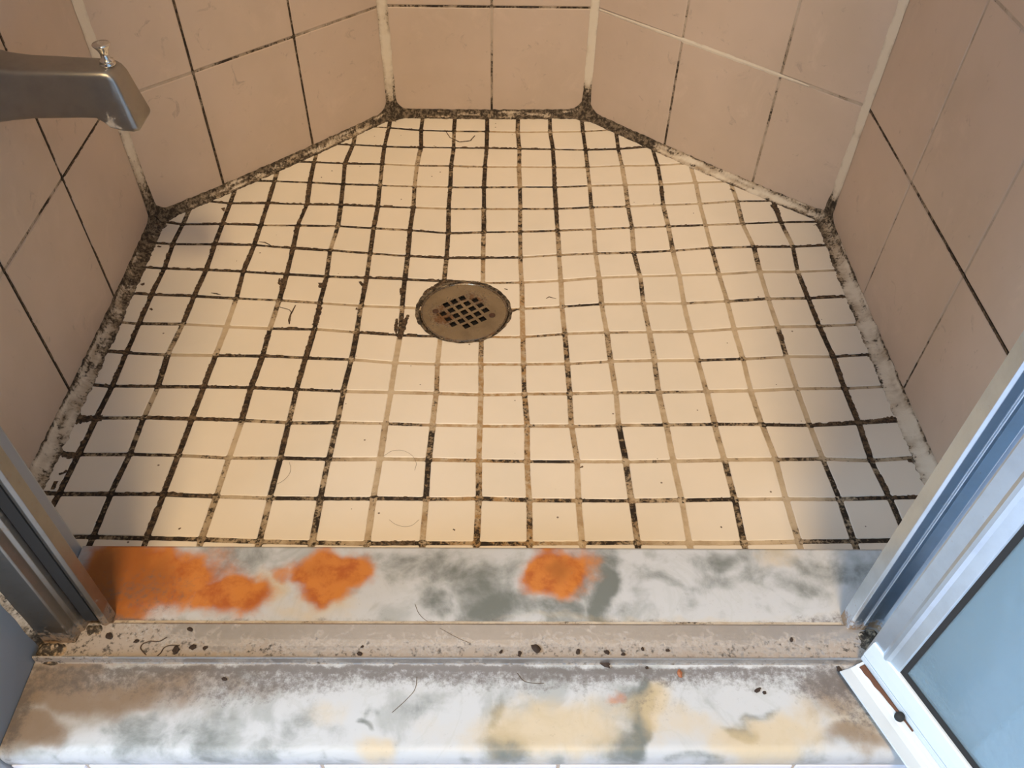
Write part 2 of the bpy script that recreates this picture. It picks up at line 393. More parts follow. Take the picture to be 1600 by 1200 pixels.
HX2 = inset(HEX, 2)
def inh(x, y):
    for i in range(6):
        a, b = HX2[i], HX2[(i+1) % 6]
        if (b[0]-a[0])*(y-a[1])-(b[1]-a[1])*(x-a[0]) < 0: return False
    return True
def segment(p, q, d0, d1, d2, seed, wide):
    """grout strip from p to q; d0,d1,d2 = blackness at start, middle, end (0..1)"""
    p, q = Vector(p), Vector(q); L = (q-p).length; d = (q-p)/L; nn = Vector((-d.y, d.x))
    N = max(4, int(L/1.7)); prev = None; rprev = None
    for k in range(N+1):
        t = k/N; x = p+d*L*t
        if not inh(x.x, x.y) or math.hypot(x.x-DR[0], x.y-DR[1]) < 54: prev = rprev = None; continue
        m_ = d0+(d1-d0)*min(1, t/.3) if t < .5 else d1+(d2-d1)*max(0, (t-.7)/.3)
        pat = nz(x.x*.045, x.y*.045, 2)*.30+nz(x.x*.12, x.y*.12, 9)*.20
        mm = max(0, min(1, (m_-.03)*1.02+pat*(.75 if m_ > .5 else .45)))
        ru = rusty(x.x, x.y)
        W = 3.6
        a = [fm.vert((x.x+nn.x*s_, x.y+nn.y*s_, zf(x.x, x.y)-.75-(.25 if s_ == 0 else 0)), mold=max(0, mm+(.05 if s_ else 0)), rust=ru) for s_ in (-W, 0, W)]
        if prev:
            for j in (0, 1): fm.face((prev[j], prev[j+1], a[j+1], a[j]), 'floor_grout')
        prev = a
        # black growth lying over the joint and a little of the tile edges
        h = (mm-.74)*2.6
        h2 = nz(x.x*.30, x.y*.30, 21)*.55
        w1 = wide*(1.6+1.5*min(1, h)+1.1*nz(x.x*.22, x.y*.22, 31)+.5*nz(x.x*.9, x.y*.9, 33)); w2 = wide*(1.6+1.5*min(1, h)+1.1*nz(x.x*.22, x.y*.22, 41)+.5*nz(x.x*.9, x.y*.9, 43))
        if h+h2*.8 > .16 and w1+w2 > 1.2:
            rr = [fm.vert((x.x-nn.x*w1, x.y-nn.y*w1, zf(x.x, x.y)+(.28 if w1 > 2.1 else -.5))), fm.vert((x.x, x.y, zf(x.x, x.y)+.30)), fm.vert((x.x+nn.x*w2, x.y+nn.y*w2, zf(x.x, x.y)+(.28 if w2 > 2.1 else -.5)))]
            if rprev:
                for j in (0, 1): fm.face((rprev[j], rprev[j+1], rr[j+1], rr[j]), 'mold_film')
            rprev = rr
        else: rprev = None
def nod(c, r):
    return (hd(r, c-1)+hd(r, c)+vd(c, r-1)+vd(c, r))/36.
for r in range(-2, 16):
    for c in range(-10, 10):
        d = hd(r, c)/9; segment(I(c, r), I(c+1, r), .5*(d+nod(c, r)), d, .5*(d+nod(c+1, r)), 1, 1.0)
for c in range(-9, 10):
    for r in range(-3, 15):
        d = vd(c, r)/9; segment(I(c, r), I(c, r+1), .5*(d+nod(c, r)), d, .5*(d+nod(c, r+1)), 2, 1.2)
# smears and growths that run over the tiles, each with its own outline
def smear(px, py, pts_w, m='mold_film'):
    """polyline in photo pixels [(x,y,width mm)] laid on the floor"""
    P = []
    for x, y, w_ in pts_w:
        z = 0
        for _ in range(12): X = at(px+x, py+y, z); z = zf(X[0], X[1])
        P.append((X[0], X[1], w_))
    prev = None
    for i in range(len(P)-1):
        a, b = P[i], P[i+1]; L = math.hypot(b[0]-a[0], b[1]-a[1]); n = max(2, int(L/1.2))
        d = ((b[0]-a[0])/max(L, .01), (b[1]-a[1])/max(L, .01))
        for k in range(n+(i == len(P)-2)):
            t = k/n; x, y, w_ = (a[j]+(b[j]-a[j])*t for j in range(3))
            j1, j2 = w_*(.5+.3*nz(x*.5, y*.5, 3)), w_*(.5+.3*nz(x*.5, y*.5, 8))
            r_ = [fm.vert((x-d[1]*j1, y+d[0]*j1, zf(x, y)+.3)), fm.vert((x+d[1]*j2, y-d[0]*j2, zf(x, y)+.3))]
            if prev: fm.face((prev[0], prev[1], r_[1], r_[0]), m)
            prev = r_
smear(0, 0, [(638, 492, 3), (632, 505, 7), (624, 530, 5)]); smear(0, 0, [(620, 498, 3), (619, 515, 5), (619, 522, 1)])
smear(0, 0, [(500, 480, 6), (498, 492, 5), (492, 508, 7)]); smear(0, 0, [(444, 435, 8), (441, 455, 6)]); smear(0, 0, [(437, 435, 2), (436, 442, 4), (439, 447, 1)])
smear(0, 0, [(503, 442, 9), (501, 450, 5)]); smear(0, 0, [(562, 440, 3), (568, 447, 5)]); smear(0, 0, [(558, 481, 2), (556, 483, 3), (561, 484, 2)])
smear(0, 0, [(437, 480, 1), (452, 484, 1), (455, 488, 1)]); smear(0, 0, [(462, 477, 1.5), (454, 492, 2), (452, 500, 3), (452, 507, 1)])
smear(0, 0, [(627, 450, 4), (626, 461, 2)]); smear(0, 0, [(105, 652, 10), (118, 655, 15), (135, 655, 9), (160, 653, 8)]); smear(0, 0, [(95, 708, 6), (110, 713, 7), (125, 712, 6)])
smear(0, 0, [(92, 741, 3), (100, 739, 2), (105, 735, 4)]); smear(0, 0, [(232, 388, 4), (238, 388, 2)]); smear(0, 0, [(246, 385, 4), (252, 386, 2)])
smear(0, 0, [(222, 443, 6), (224, 446, 3)]); smear(0, 0, [(235, 482, 3), (238, 485, 2)]); smear(0, 0, [(64, 745, 7), (72, 735, 9), (80, 724, 3)]); smear(0, 0, [(82, 765, 4), (88, 752, 4)])
smear(0, 0, [(350, 330, 2), (348, 325, 5)]); smear(0, 0, [(1375, 658, 7), (1395, 655, 8), (1412, 656, 7)]); smear(0, 0, [(1320, 660, 3), (1345, 660, 6), (1375, 658, 6)])
smear(0, 0, [(1315, 465, 5), (1322, 464, 2)]); smear(0, 0, [(1418, 720, 4), (1428, 719, 6)]); smear(0, 0, [(1355, 556, 4), (1362, 557, 3)]); smear(0, 0, [(1382, 606, 2), (1387, 609, 4)])
smear(0, 0, [(796, 487, 9), (803, 485, 4), (812, 483, 1)]); smear(0, 0, [(655, 475, 3), (666, 455, 4), (688, 443, 6), (697, 438, 3)]);
smear(0, 0, [(853, 467, .7), (858, 464, 2), (869, 467, 1)]); smear(0, 0, [(788, 451, 1), (793, 453, 2)]); smear(0, 0, [(906, 731, 1), (911, 729, 2)]); smear(0, 0, [(708, 827, 1.2), (711, 829, 1.2)])
smear(0, 0, [(1126, 823, 2), (1128, 825, 1)]); smear(0, 0, [(279, 827, 2), (283, 825, 1)]); smear(0, 0, [(330, 458, 1), (338, 459, 2), (345, 461, 1)]); smear(0, 0, [(405, 378, 1), (414, 379, 2), (424, 384, 1)])
smear(0, 0, [(695, 203, 1), (703, 215, 1.5), (718, 222, 2), (735, 220, 2), (742, 212, 1.5)]); smear(0, 0, [(1205, 320, 5), (1212, 326, 9), (1217, 336, 6)]); smear(0, 0, [(1141, 295, 4), (1147, 299, 3)])
smear(0, 0, [(1216, 520, 4), (1220, 524, 7), (1222, 531, 4)])
fo = struct(fm.build('floor', origin=(0, -360, 0), recalc=False))

# ------------------------------------------------------------------ tiled walls
def wall(name, P, Q, vl, hl, vdig, hdig, ztop=2050, pale=()):
    """P->Q runs with the shower on the left-hand side (P, Q in hexagon order reversed: inside normal given)"""
    P, Q = Vector(P), Vector(Q); L = (Q-P).length; d = (Q-P)/L
    n = Vector((-d.y, d.x))
    if n.dot(Vector((0, -350))-P) < 0: n = -n
    mb = MB()
    def X(u, z, o): return (P.x+d.x*u+n.x*o, P.y+d.y*u+n.y*o, z)
    # body of the wall
    T = -40
    i = [mb.vert(X(u, z, o), mold=.3) for u, z, o in ((0,-10,-1.2),(L,-10,-1.2),(L,ztop,-1.2),(0,ztop,-1.2),(0,-10,T),(L,-10,T),(L,ztop,T),(0,ztop,T))]
    for q in ((0,1,2,3),(5,4,7,6),(0,4,5,1),(3,2,6,7),(0,3,7,4),(1,5,6,2)): mb.face([i[k] for k in q], 'wall_grout')
    us = [0]+list(vl)+[L]; zs = [18]+list(hl)+[ztop]
    for a in range(len(us)-1):
        for b in range(len(zs)-1):
            g = [1.6+random.uniform(-.2, .3) for _ in range(4)]
            u0, u1, z0, z1 = us[a]+(g[0] if a else 0), us[a+1]-(g[1] if a < len(us)-2 else 0), zs[b]+g[2], zs[b+1]-g[3]
            if u1-u0 < 3 or z1-z0 < 3: continue
            tl = random.uniform(-.25, .25)
            rg = []
            for e, o in ((0, -1.2), (0, -.6), (1.1, 0)):
                c_ = 1.2
                rg.append([mb.vert(X(u, z, o+tl*.5)) for u, z in ((u0+e+c_, z0+e), (u1-e-c_, z0+e), (u1-e, z0+e+c_), (u1-e, z1-e-c_), (u1-e-c_, z1-e), (u0+e+c_, z1-e), (u0+e, z1-e-c_), (u0+e, z0+e+c_))])
            for r0, r1 in zip(rg, rg[1:]):
                for k in range(8): mb.face((r0[k], r0[(k+1) % 8], r1[(k+1) % 8], r1[k]), 'wall_tile')
            mb.face(rg[-1], 'wall_tile')
    def strip(pu, pz, qu, qz, da, db, seed):
        Ls = math.hypot(qu-pu, qz-pz); N = max(4, int(Ls/2.2)); dx, dz = (qu-pu)/Ls, (qz-pz)/Ls; prev = rp = None
        for k in range(N+1):
            t = k/N; u, z = pu+(qu-pu)*t, pz+(qz-pz)*t
            m_ = max(0, min(1, (da+(db-da)*t)/9+.30*nz(u*.035, z*.035, seed)+.12*nz(u*.15, z*.15, seed)))
            a = [mb.vert(X(u-dz*s_, z+dx*s_, -.8), mold=m_, rust=0) for s_ in (-2, 2)]
            if prev: mb.face((prev[0], prev[1], a[1], a[0]), 'wall_grout')
            prev = a
            h = (m_-.72)*2.6+.7*nz(u*.3, z*.3, seed+4); wd = .55+.8*min(1, max(0, m_-.5)*2)+.45*nz(u*.25, z*.25, seed+9)
            if h > .15 and wd > .3:
                a = [mb.vert(X(u-dz*s_, z+dx*s_, .3)) for s_ in (-wd, wd)]
                if rp: mb.face((rp[0], rp[1], a[1], a[0]), 'mold_film')
                rp = a
            else: rp = None
    for i_, u in enumerate(vl):
        for b in range(len(zs)-1):
            da, db = vdig.get((i_, b), (4, 4)); strip(u, zs[b], u, zs[b+1], da, db, i_*7+b+hash_(name))
    for b, z in enumerate(hl):
        for a in range(len(us)-1):
            da, db = hdig.get((b, a), (3, 3)); strip(us[a], z, us[a+1], z, da, db, a*5+b+hash_(name)+50)
    for (pu, pz, qu, qz, wd0, wd1) in pale:   # caulk smeared along a joint
        N = 60; prev = None; dx, dz = (qu-pu)/math.hypot(qu-pu, qz-pz), (qz-pz)/math.hypot(qu-pu, qz-pz)
        for k in range(N+1):
            t = k/N; u, z = pu+(qu-pu)*t, pz+(qz-pz)*t; wd = wd0+(wd1-wd0)*t
            o1, o2 = wd*(1+.35*nz(u*.06, z*.06, 3)+.2*nz(u*.3, z*.3, 5)), wd*(1+.35*nz(u*.06, z*.06, 13)+.2*nz(u*.3, z*.3, 15))
            a = [mb.vert(X(u+dz*o1, z-dx*o1, .15), mold=.25, rust=0), mb.vert(X(u, z, .7), mold=.12, rust=0), mb.vert(X(u-dz*o2, z+dx*o2, .15), mold=.25, rust=0)]
            if prev:
                for j in (0, 1): mb.face((prev[j], prev[j+1], a[j+1], a[j]), 'caulk')
            prev = a
    return struct(mb.build(name, origin=(P.x, P.y, 0), recalc=False))
def hash_(s): return sum(map(ord, s)) % 97
HL = [200+197*k for k in range(10)]
wall('wall_left', PB, PA, [166, 321, 476], HL, {(0,0):(9,7),(0,1):(8,8),(1,0):(9,8),(1,1):(8,7)}, {(0,0):(6,8),(0,1):(6,4),(0,2):(3,3)})
wall('wall_back_left', PB, PC, [110, 263], HL, {(0,0):(9,6),(0,1):(8,8),(1,0):(8,7),(1,1):(7,7)}, {(0,0):(2,3),(0,1):(5,6),(0,2):(4,5)})
wall('wall_back', PC, PD, [160], HL, {(0,0):(8,2),(0,1):(6,6)}, {(0,0):(5,7),(0,1):(7,6)})
wall('wall_back_right', PD, PE, [152, 304], HL, {(0,0):(7,4),(0,1):(4,4),(1,0):(5,4),(1,1):(4,4)}, {(0,0):(2,1),(0,1):(0,1),(0,2):(1,4),(1,0):(0,0)}, pale=((8, 200, 152, 200, 1.6, 2.6), (152, 200, 304, 200, 3.2, 2.6), (304, 200, 345, 200, 2.2, 1)))
wall('wall_right', PE, PF, [166, 325, 480], HL, {(0,0):(5,3),(0,1):(3,3),(1,0):(6,3),(1,1):(3,3)}, {(0,0):(8,5),(0,1):(5,8),(0,2):(9,9)})
XL, XR = -318, 340
for nm, x0, x1 in (('wall_front_left', -475, XL), ('wall_front_right', XR, 500)):
    mb = MB(); mb.box((x0, -938, -25), (x1, -769, 2050), 'plain_tile'); struct(mb.build(nm, bevel=2.5))

# ------------------------------------------------------------------ caulk beads
def floor_bead(n_, P, Q, Pi, Qi, prof, name):
    mb = MB(); P, Q = Vector(P), Vector(Q); L = (Q-P).length; N = int(L/2.2); prev = None
    Pi, Qi = Vector(Pi), Vector(Qi)
    d = (Q-P)/L; nn = Vector((-d.y, d.x))
    if nn.dot(Vector((0, -350))-P) < 0: nn = -nn
    for k in range(N+1):
        t = k/N; w_ = P+(Q-P)*t; s0, s1 = t*L, (1-t)*L
        m_ = np.interp(t, [p[0] for p in prof], [p[1] for p in prof])
        ex = 11*math.exp(-(s0/13)**2)*prof_c[n_][0]+11*math.exp(-(s1/13)**2)*prof_c[n_][1]
        m_ = m_+.18*nz(w_.x*.05, w_.y*.05, 3)+ex*.02
        j = 1+.16*nz(w_.x*.11, w_.y*.11, 1)+.10*nz(w_.x*.5, w_.y*.5, 2)
        l1, l2 = (9.5+ex+(6 if n_ in (0, 4) else 0))*j, (11+ex*1.6)*(1+.14*nz(w_.x*.13, w_.y*.13, 7))
        # mitre towards the corner
        mi0 = (Pi-P); mi1 = (Qi-Q)
        def off(o):      # point at distance o from the wall, kept inside the mitre
            u = t*L; a0 = mi0.dot(d)/mi0.dot(nn)*o; a1 = mi1.dot(d)/mi1.dot(nn)*o
            u = max(a0, min(L+a1, u)); return P+d*u+nn*o
        sec = []
        for o, z in ((l1, -.6), (l1, .5), (l1*.62, 1.9), (l1*.30, l2*.36), (2.0, l2*.72), (.9, l2), (-.5, l2)):
            x = off(o); edge = .26 if (o == l1 or z == l2) else 0
            sec.append(mb.vert((x.x, x.y, zf(x.x, x.y)+z), mold=float(max(0, min(1, m_+edge+.15*nz(x.x*.3, x.y*.3, z)+.42*nz(t*L*.028, len(sec)*1.37, n_*9.1)))), rust=0))
        if prev:
            for i in range(6): mb.face((prev[i], prev[i+1], sec[i+1], sec[i]), 'caulk')
        prev = sec
    return struct(mb.build(name, recalc=False, smooth=True))
INN = inset(HEX, 10)   # F E D C B A
prof_c = [(0, .5), (1.0, 1.1), (1.0, 1), (1.0, .25), (.6, .1)]
floor_bead(0, PA, PB, INN[5], INN[4], [(0, .45), (.15, .38), (.4, .50), (.6, .60), (.8, .72), (1, .95)], 'trim_1')
floor_bead(1, PB, PC, INN[4], INN[3], [(0, .95), (.15, .8), (.3, .6), (.45, .78), (.6, .58), (.85, .62), (1, .95)], 'trim_2')
floor_bead(2, PC, PD, INN[3], INN[2], [(0, .92), (.3, .74), (.6, .68), (1, .88)], 'trim_3')
floor_bead(3, PD, PE, INN[2], INN[1], [(0, 1), (.2, .92), (.3, .7), (.42, .42), (.85, .38), (1, .7)], 'trim_4')
floor_bead(4, PE, PF, INN[1], INN[0], [(0, .65), (.15, .45), (.3, .32), (.7, .28), (1, .40)], 'trim_5')
def vbead(P, Pin, prof, width, name, zt=2050):
    mb = MB(); P, Pi = Vector(P), Vector(Pin); b = (Pi-P).normalized(); s = Vector((-b.y, b.x)); prev = None
    zs = list(np.arange(22, 520, 3.0))+[700, 1000, 1500, zt]
    for z in zs:
        m_ = np.interp(z, [p[0] for p in prof], [p[1] for p in prof])+.2*nz(0, z*.04, P.x)
        ex = 9*math.exp(-((z-25)/26)**2)
        wd = (width+ex)*(1+.10*nz(z*.05, P.x, 0)+.08*nz(z*.25, P.x, 4))
        i0 = None; sec = []
        for a, o in ((-1, .0), (-.86, .16), (-.35, .36), (0, .42), (.35, .36), (.86, .16), (1, .0)):
            # walls meet at an obtuse corner: the bead spans it
            x = P+s*a*wd*.5+b*(abs(a)*wd*.5*CT+.5+(1-abs(a))*wd*.22)
            sec.append(mb.vert((x.x, x.y, z), mold=float(max(0, min(1, m_+(.2 if abs(a) > .8 else 0)))), rust=0))
        if prev:
            for i in range(6): mb.face((prev[i], prev[i+1], sec[i+1], sec[i]), 'caulk')
        prev = sec
    return struct(mb.build(name, recalc=False, smooth=True))
def ct(P, A, B):
    a, b = (Vector(A)-Vector(P)).normalized(), (Vector(B)-Vector(P)).normalized(); h = a.angle(b)/2; return 1/math.tan(h)
CT = ct(PB, PA, PC); vbead(PB, INN[4], [(0, .95), (60, .75), (100, .40), (150, .22), (300, .08), (600, .05)], 15, 'trim_6')
CT = ct(PC, PB, PD); vbead(PC, INN[3], [(0, .95), (45, .75), (70, .45), (110, .25), (250, .2), (600, .2)], 16, 'trim_7')
CT = ct(PD, PC, PE); vbead(PD, INN[2], [(0, 1), (60, .95), (85, .40), (100, .08), (600, .05)], 13, 'trim_8')
CT = ct(PE, PD, PF); vbead(PE, INN[1], [(0, 1), (60, .95), (75, .3), (100, .10), (600, .05)], 14, 'trim_9')

# ------------------------------------------------------------------ drain
dr = thing('floor_drain', 'round steel floor drain with a slanted grid of square holes in the mosaic floor', 'drain', (DR[0], DR[1], 0))
mb = MB(); ang = R(34); ca, sa = math.cos(ang), math.sin(ang); PI_ = 11.9; hw = 4.0
lines = sorted([(k+s_*hw/PI_)*PI_ for k in range(-2, 3) for s_ in (-1, 1)])
def fillv(ls, lim=57, st=3.5):
    out = []; a = [-lim]+ls+[lim]
    for p, q in zip(a, a[1:]):
        n = max(1, int(round((q-p)/st))); out += [p+(q-p)*i/n for i in range(n)]
    return out+[lim]
G = fillv(lines); RD = 53.0
def ishole(u, v):
    i, j = round(u/PI_), round(v/PI_)
    return abs(i) <= 2 and abs(j) <= 2 and not (abs(i) == 2 and abs(j) == 2) and abs(u-i*PI_) < hw and abs(v-j*PI_) < hw
def dz(r): return 3.0-1.6*math.exp(-(r/36)**2)*1.0
vc = {}
def dv(u, v, low=0):
    r = math.hypot(u, v)
    if r > RD: u, v = u*RD/r, v*RD/r; r = RD
    key = (round(u, 3), round(v, 3), low)
    if key not in vc:
        x, y = DR[0]+u*ca-v*sa, DR[1]+u*sa+v*ca
        cl = .85*math.exp(-(((u+27)/14)**2+((v-6)/16)**2))+.6*math.exp(-(((u-26)/10)**2+((v-10)/15)**2))+.45*math.exp(-(((v-24)/8)**2))*math.exp(-(u/26)**2)
        vc[key] = mb.vert((x, y, dz(r)-low), dirt=min(1, cl+.08))
    return vc[key]
for i in range(len(G)-1):
    for j in range(len(G)-1):
        u0, u1, v0, v1 = G[i], G[i+1], G[j], G[j+1]; um, vm = (u0+u1)/2, (v0+v1)/2
        if ishole(um, vm): 
            continue
        if all(math.hypot(a, b) >= RD for a in (u0, u1) for b in (v0, v1)): continue
        mb.face((dv(u0, v0), dv(u1, v0), dv(u1, v1), dv(u0, v1)), 'drain_steel')
        for (du, dv_, e) in ((-1, 0, ((u0, v0), (u0, v1))), (1, 0, ((u1, v0), (u1, v1))), (0, -1, ((u0, v0), (u1, v0))), (0, 1, ((u0, v1), (u1, v1)))):
            if ishole(um+du*(u1-u0)*.5+du*.2, vm+dv_*(v1-v0)*.5+dv_*.2):
                (a, b), (c_, d_) = e
                mb.face((dv(a, b), dv(c_, d_), dv(c_, d_, 2), dv(a, b, 2)), 'drain_steel')
mb.build('strainer_plate', dr, recalc=False)
mb = MB(); N = 96; prof = [(52.4, -1), (52.4, 3.0), (53.2, 3.9), (54.6, 3.5), (55.8, 1.6), (56, -3), (53, -3)]
rg = []
for r_, h in prof:
    rg.append([mb.vert((DR[0]+(r_)*math.cos(2*math.pi*k/N), DR[1]+(r_)*math.sin(2*math.pi*k/N), h), dirt=.35+.3*nz(math.cos(k/N*6.28)*3, math.sin(k/N*6.28)*3, h)) for k in range(N)])
for a, b in zip(rg, rg[1:]+rg[:1]):
    for k in range(N): mb.face((a[k], a[(k+1) % N], b[(k+1) % N], b[k]), 'drain_steel')
mb.build('rim', dr)
mb = MB(); mb.lathe((DR[0], DR[1], -22), [(40, 0), (46, 3), (48, 19)], 'pit', 40)
mb.build('drain_cup', dr)
for (u, v, big) in ((2.15*PI_, -2.1*PI_*-1*-1, 0), (-2.5*PI_, 1.7*PI_, 1)):
    x, y = DR[0]+u*ca-v*sa, DR[1]+u*sa+v*ca
    mb = MB(); mb.lathe((x, y, dz(math.hypot(u, v))), [(3.9, -.6), (3.9, .5), (3.0, 1.1), (1.0, 1.2)], 'dark_rust', 20)
    o = mb.build('screw', dr, smooth=True); o['label'] = 'rusted brown screw'
# dark ring of growth round the drain
mb = MB(); prev = first = None
for k in range(161):
    a = 2*math.pi*k/160; cx_, sx_ = math.cos(a), math.sin(a)
    wl = 59.2+2.6*max(0, nz(cx_*2+4, sx_*2, 1))+.9*nz(cx_*9, sx_*9, 4)
    if 2.2 < a < 3.6: wl += 2.2
    s_ = [mb.vert((DR[0]+cx_*55.6, DR[1]+sx_*55.6, zf(DR[0]+55.6, DR[1])-3.5), mold=.95), mb.vert((DR[0]+cx_*57, DR[1]+sx_*57, 4.1), mold=.95), mb.vert((DR[0]+cx_*wl, DR[1]+sx_*wl, zf(DR[0]+wl, DR[1])+.25), mold=.8)]
    if prev:
        for i in (0, 1): mb.face((prev[i], prev[i+1], s_[i+1], s_[i]), 'caulk')
    prev = s_
o = mb.build('grime_ring', dr, recalc=False); o['label'] = 'ring of dark brown grime'

# ------------------------------------------------------------------ curb with marble threshold
HS = 105
mb = MB(); mb.box((XL, -928.5, -25), (XR, -770, 85), 'curb_tile')
struct(mb.build('wall_curb'))
mb = MB()
tl = [XL]+[float(at(px, 1196, 80)[0]) for px in (140, 505, 872, 1238, 1605)]
for a, b in zip([XL-60]+tl[1:], tl[1:]+[XR+40]):
    a, b = max(a, XL), min(b, XR)
    if b-a > 8: mb.box((a+1.2, -933.8, -22), (b-1.2, -928.5, 84), 'curb_tile')
mb.box((XL, -932.7, -22), (XR, -928.5, 84.5), 'wall_grout')
struct(mb.build('wall_curb_face', bevel=1))
# blobs are listed where the photograph shows them on the stone: x, y, rx, ry (pixels), strength
BL = {
 'orange': [(225,905,105,50,1.1),(150,880,40,45,1.0),(345,935,62,32,.95),(300,885,55,22,.55),(180,950,70,28,1.0),(435,893,30,17,.55),(525,886,62,28,1.15),(513,918,38,26,.9),(865,886,45,36,1.15),(832,892,22,30,.9),(886,908,22,26,.8),(930,1093,16,9,.5),(365,950,40,25,.6)],
 'rust': [(160,905,55,60,.95),(215,915,60,45,.75),(160,965,60,16,.9),(870,880,22,22,.55),(500,882,30,16,.3),(190,1020,60,14,.4)],
 'yellow': [(405,925,50,35,.65),(470,965,90,14,.45),(515,945,50,25,.5),(1210,876,40,22,.5),(1050,965,300,8,.35),(850,1135,105,42,.75),(770,1150,60,30,.45),(1015,1115,36,28,.75),(1090,1140,80,26,.5),(1200,1150,80,36,.8),(1260,1135,40,40,.6),(600,1165,28,22,.6),(500,1120,45,32,.4),(700,1140,50,30,.3),(1350,1130,70,40,.5),(960,1110,36,22,.5)],
 'grey': [(345,875,60,30,.45),(600,862,40,10,.4),(680,880,70,20,.55),(735,905,60,20,.45),(665,925,28,26,.6),(680,945,20,14,.6),(765,940,75,30,.62),(745,875,50,22,.5),(915,895,28,46,.7),(938,925,22,62,.85),(880,950,60,22,.6),(1005,905,30,14,.35),(1040,915,60,10,.5),(1000,942,22,16,.5),(1110,870,40,16,.45),(1085,935,20,24,.45),(1150,900,60,12,.4),(1250,925,50,18,.35),(1290,885,60,20,.45),(1350,900,40,20,.35),
          (990,1125,24,60,.85),(960,1155,36,26,.65),(975,1095,38,20,.6),(575,1132,14,7,.8),(590,1115,10,8,.6),(460,1130,22,26,.4),(310,1145,75,34,.5),(210,1150,70,26,.45),(130,1160,50,20,.4),(765,1120,12,30,.6),(790,1160,30,30,.6),(650,1110,60,20,.25),(1165,1128,24,12,.65),(1180,1110,22,10,.5),(400,1160,40,30,.4),(520,1150,40,20,.4),(700,1188,700,7,.45)],
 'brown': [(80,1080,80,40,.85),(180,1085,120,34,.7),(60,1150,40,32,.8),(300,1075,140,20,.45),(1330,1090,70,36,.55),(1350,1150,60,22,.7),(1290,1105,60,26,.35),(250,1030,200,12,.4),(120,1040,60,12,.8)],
 'dirt': [(700,1046,760,6,.85),(700,1054,760,12,.62),(420,1062,140,20,.55),(330,1075,130,22,.40),(130,1062,120,20,.55),(560,1065,160,14,.3),(750,1060,160,16,.38),(880,1064,120,18,.36),(1310,1065,70,26,.72),(1200,1062,150,16,.38),(1350,1110,40,30,.45),(1010,1090,60,30,.20),(220,925,80,30,.30),(170,972,60,8,.75),(240,972,60,6,.55),(700,974,700,5,.40),(1300,970,60,8,.5),(1355,975,25,16,.8),(28,1110,14,60,.7)]}
def fbm(x, y, seed, sc):
    rs = np.random.RandomState(seed); T = rs.rand(64, 64); out = 0; amp = .5
    for o in range(4):
        u, v = x/sc*2**o+seed, y/sc*2**o+seed*.7
        i, j = np.floor(u).astype(int), np.floor(v).astype(int); fu, fv = u-i, v-j; fu = fu*fu*(3-2*fu); fv = fv*fv*(3-2*fv)
        g = lambda a, b: T[a % 64, b % 64]
        out = out+amp*((g(i, j)*(1-fu)+g(i+1, j)*fu)*(1-fv)+(g(i, j+1)*(1-fu)+g(i+1, j+1)*fu)*fv); amp *= .5
    return (out-.47)*2
xs = np.linspace(XL+.5, XR-.5, 330)
prof = [(y, HS) for y in np.arange(-769, -927, -2.)]+[(-926.5-7.5*math.sin(a), HS-7.5+7.5*math.cos(a)) for a in np.linspace(0, math.pi/2, 6)]+[(-934, 91), (-933, 85)]
prof = [(-769, 85)]+prof
gx, gy = np.meshgrid(xs, np.array([p[0] for p in prof]), indexing='ij'); gz = np.broadcast_to(np.array([p[1] for p in prof]), gx.shape)
wx = gx+26*fbm(gx, gy, 3, 55)+7*fbm(gx, gy, 5, 14); wy = gy+18*fbm(gx, gy, 11, 50)+6*fbm(gx, gy, 12, 13)
vals = {}
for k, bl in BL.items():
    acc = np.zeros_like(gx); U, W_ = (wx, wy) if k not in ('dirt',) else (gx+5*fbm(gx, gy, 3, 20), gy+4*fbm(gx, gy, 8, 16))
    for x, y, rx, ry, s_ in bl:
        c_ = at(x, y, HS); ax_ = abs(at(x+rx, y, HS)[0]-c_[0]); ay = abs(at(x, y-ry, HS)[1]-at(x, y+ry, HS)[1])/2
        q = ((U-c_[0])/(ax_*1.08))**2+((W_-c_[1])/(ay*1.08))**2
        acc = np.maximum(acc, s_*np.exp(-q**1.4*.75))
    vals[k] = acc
mb = MB(); nx, ny = gx.shape
mb.v = [tuple(p) for p in np.stack([gx, gy, gz], -1).reshape(-1, 3)]
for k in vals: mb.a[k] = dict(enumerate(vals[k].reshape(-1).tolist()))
for i in range(nx-1):
    for j in range(ny-1): mb.face((i*ny+j, i*ny+j+1, (i+1)*ny+j+1, (i+1)*ny+j), 'marble')
mb.face([i*ny for i in range(nx)]+[(nx-1-i)*ny+ny-1 for i in range(nx)], 'marble')
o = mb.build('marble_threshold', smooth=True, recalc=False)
tag(o, 'white marble threshold slab with grey veins and orange rust stains on the curb', 'threshold')

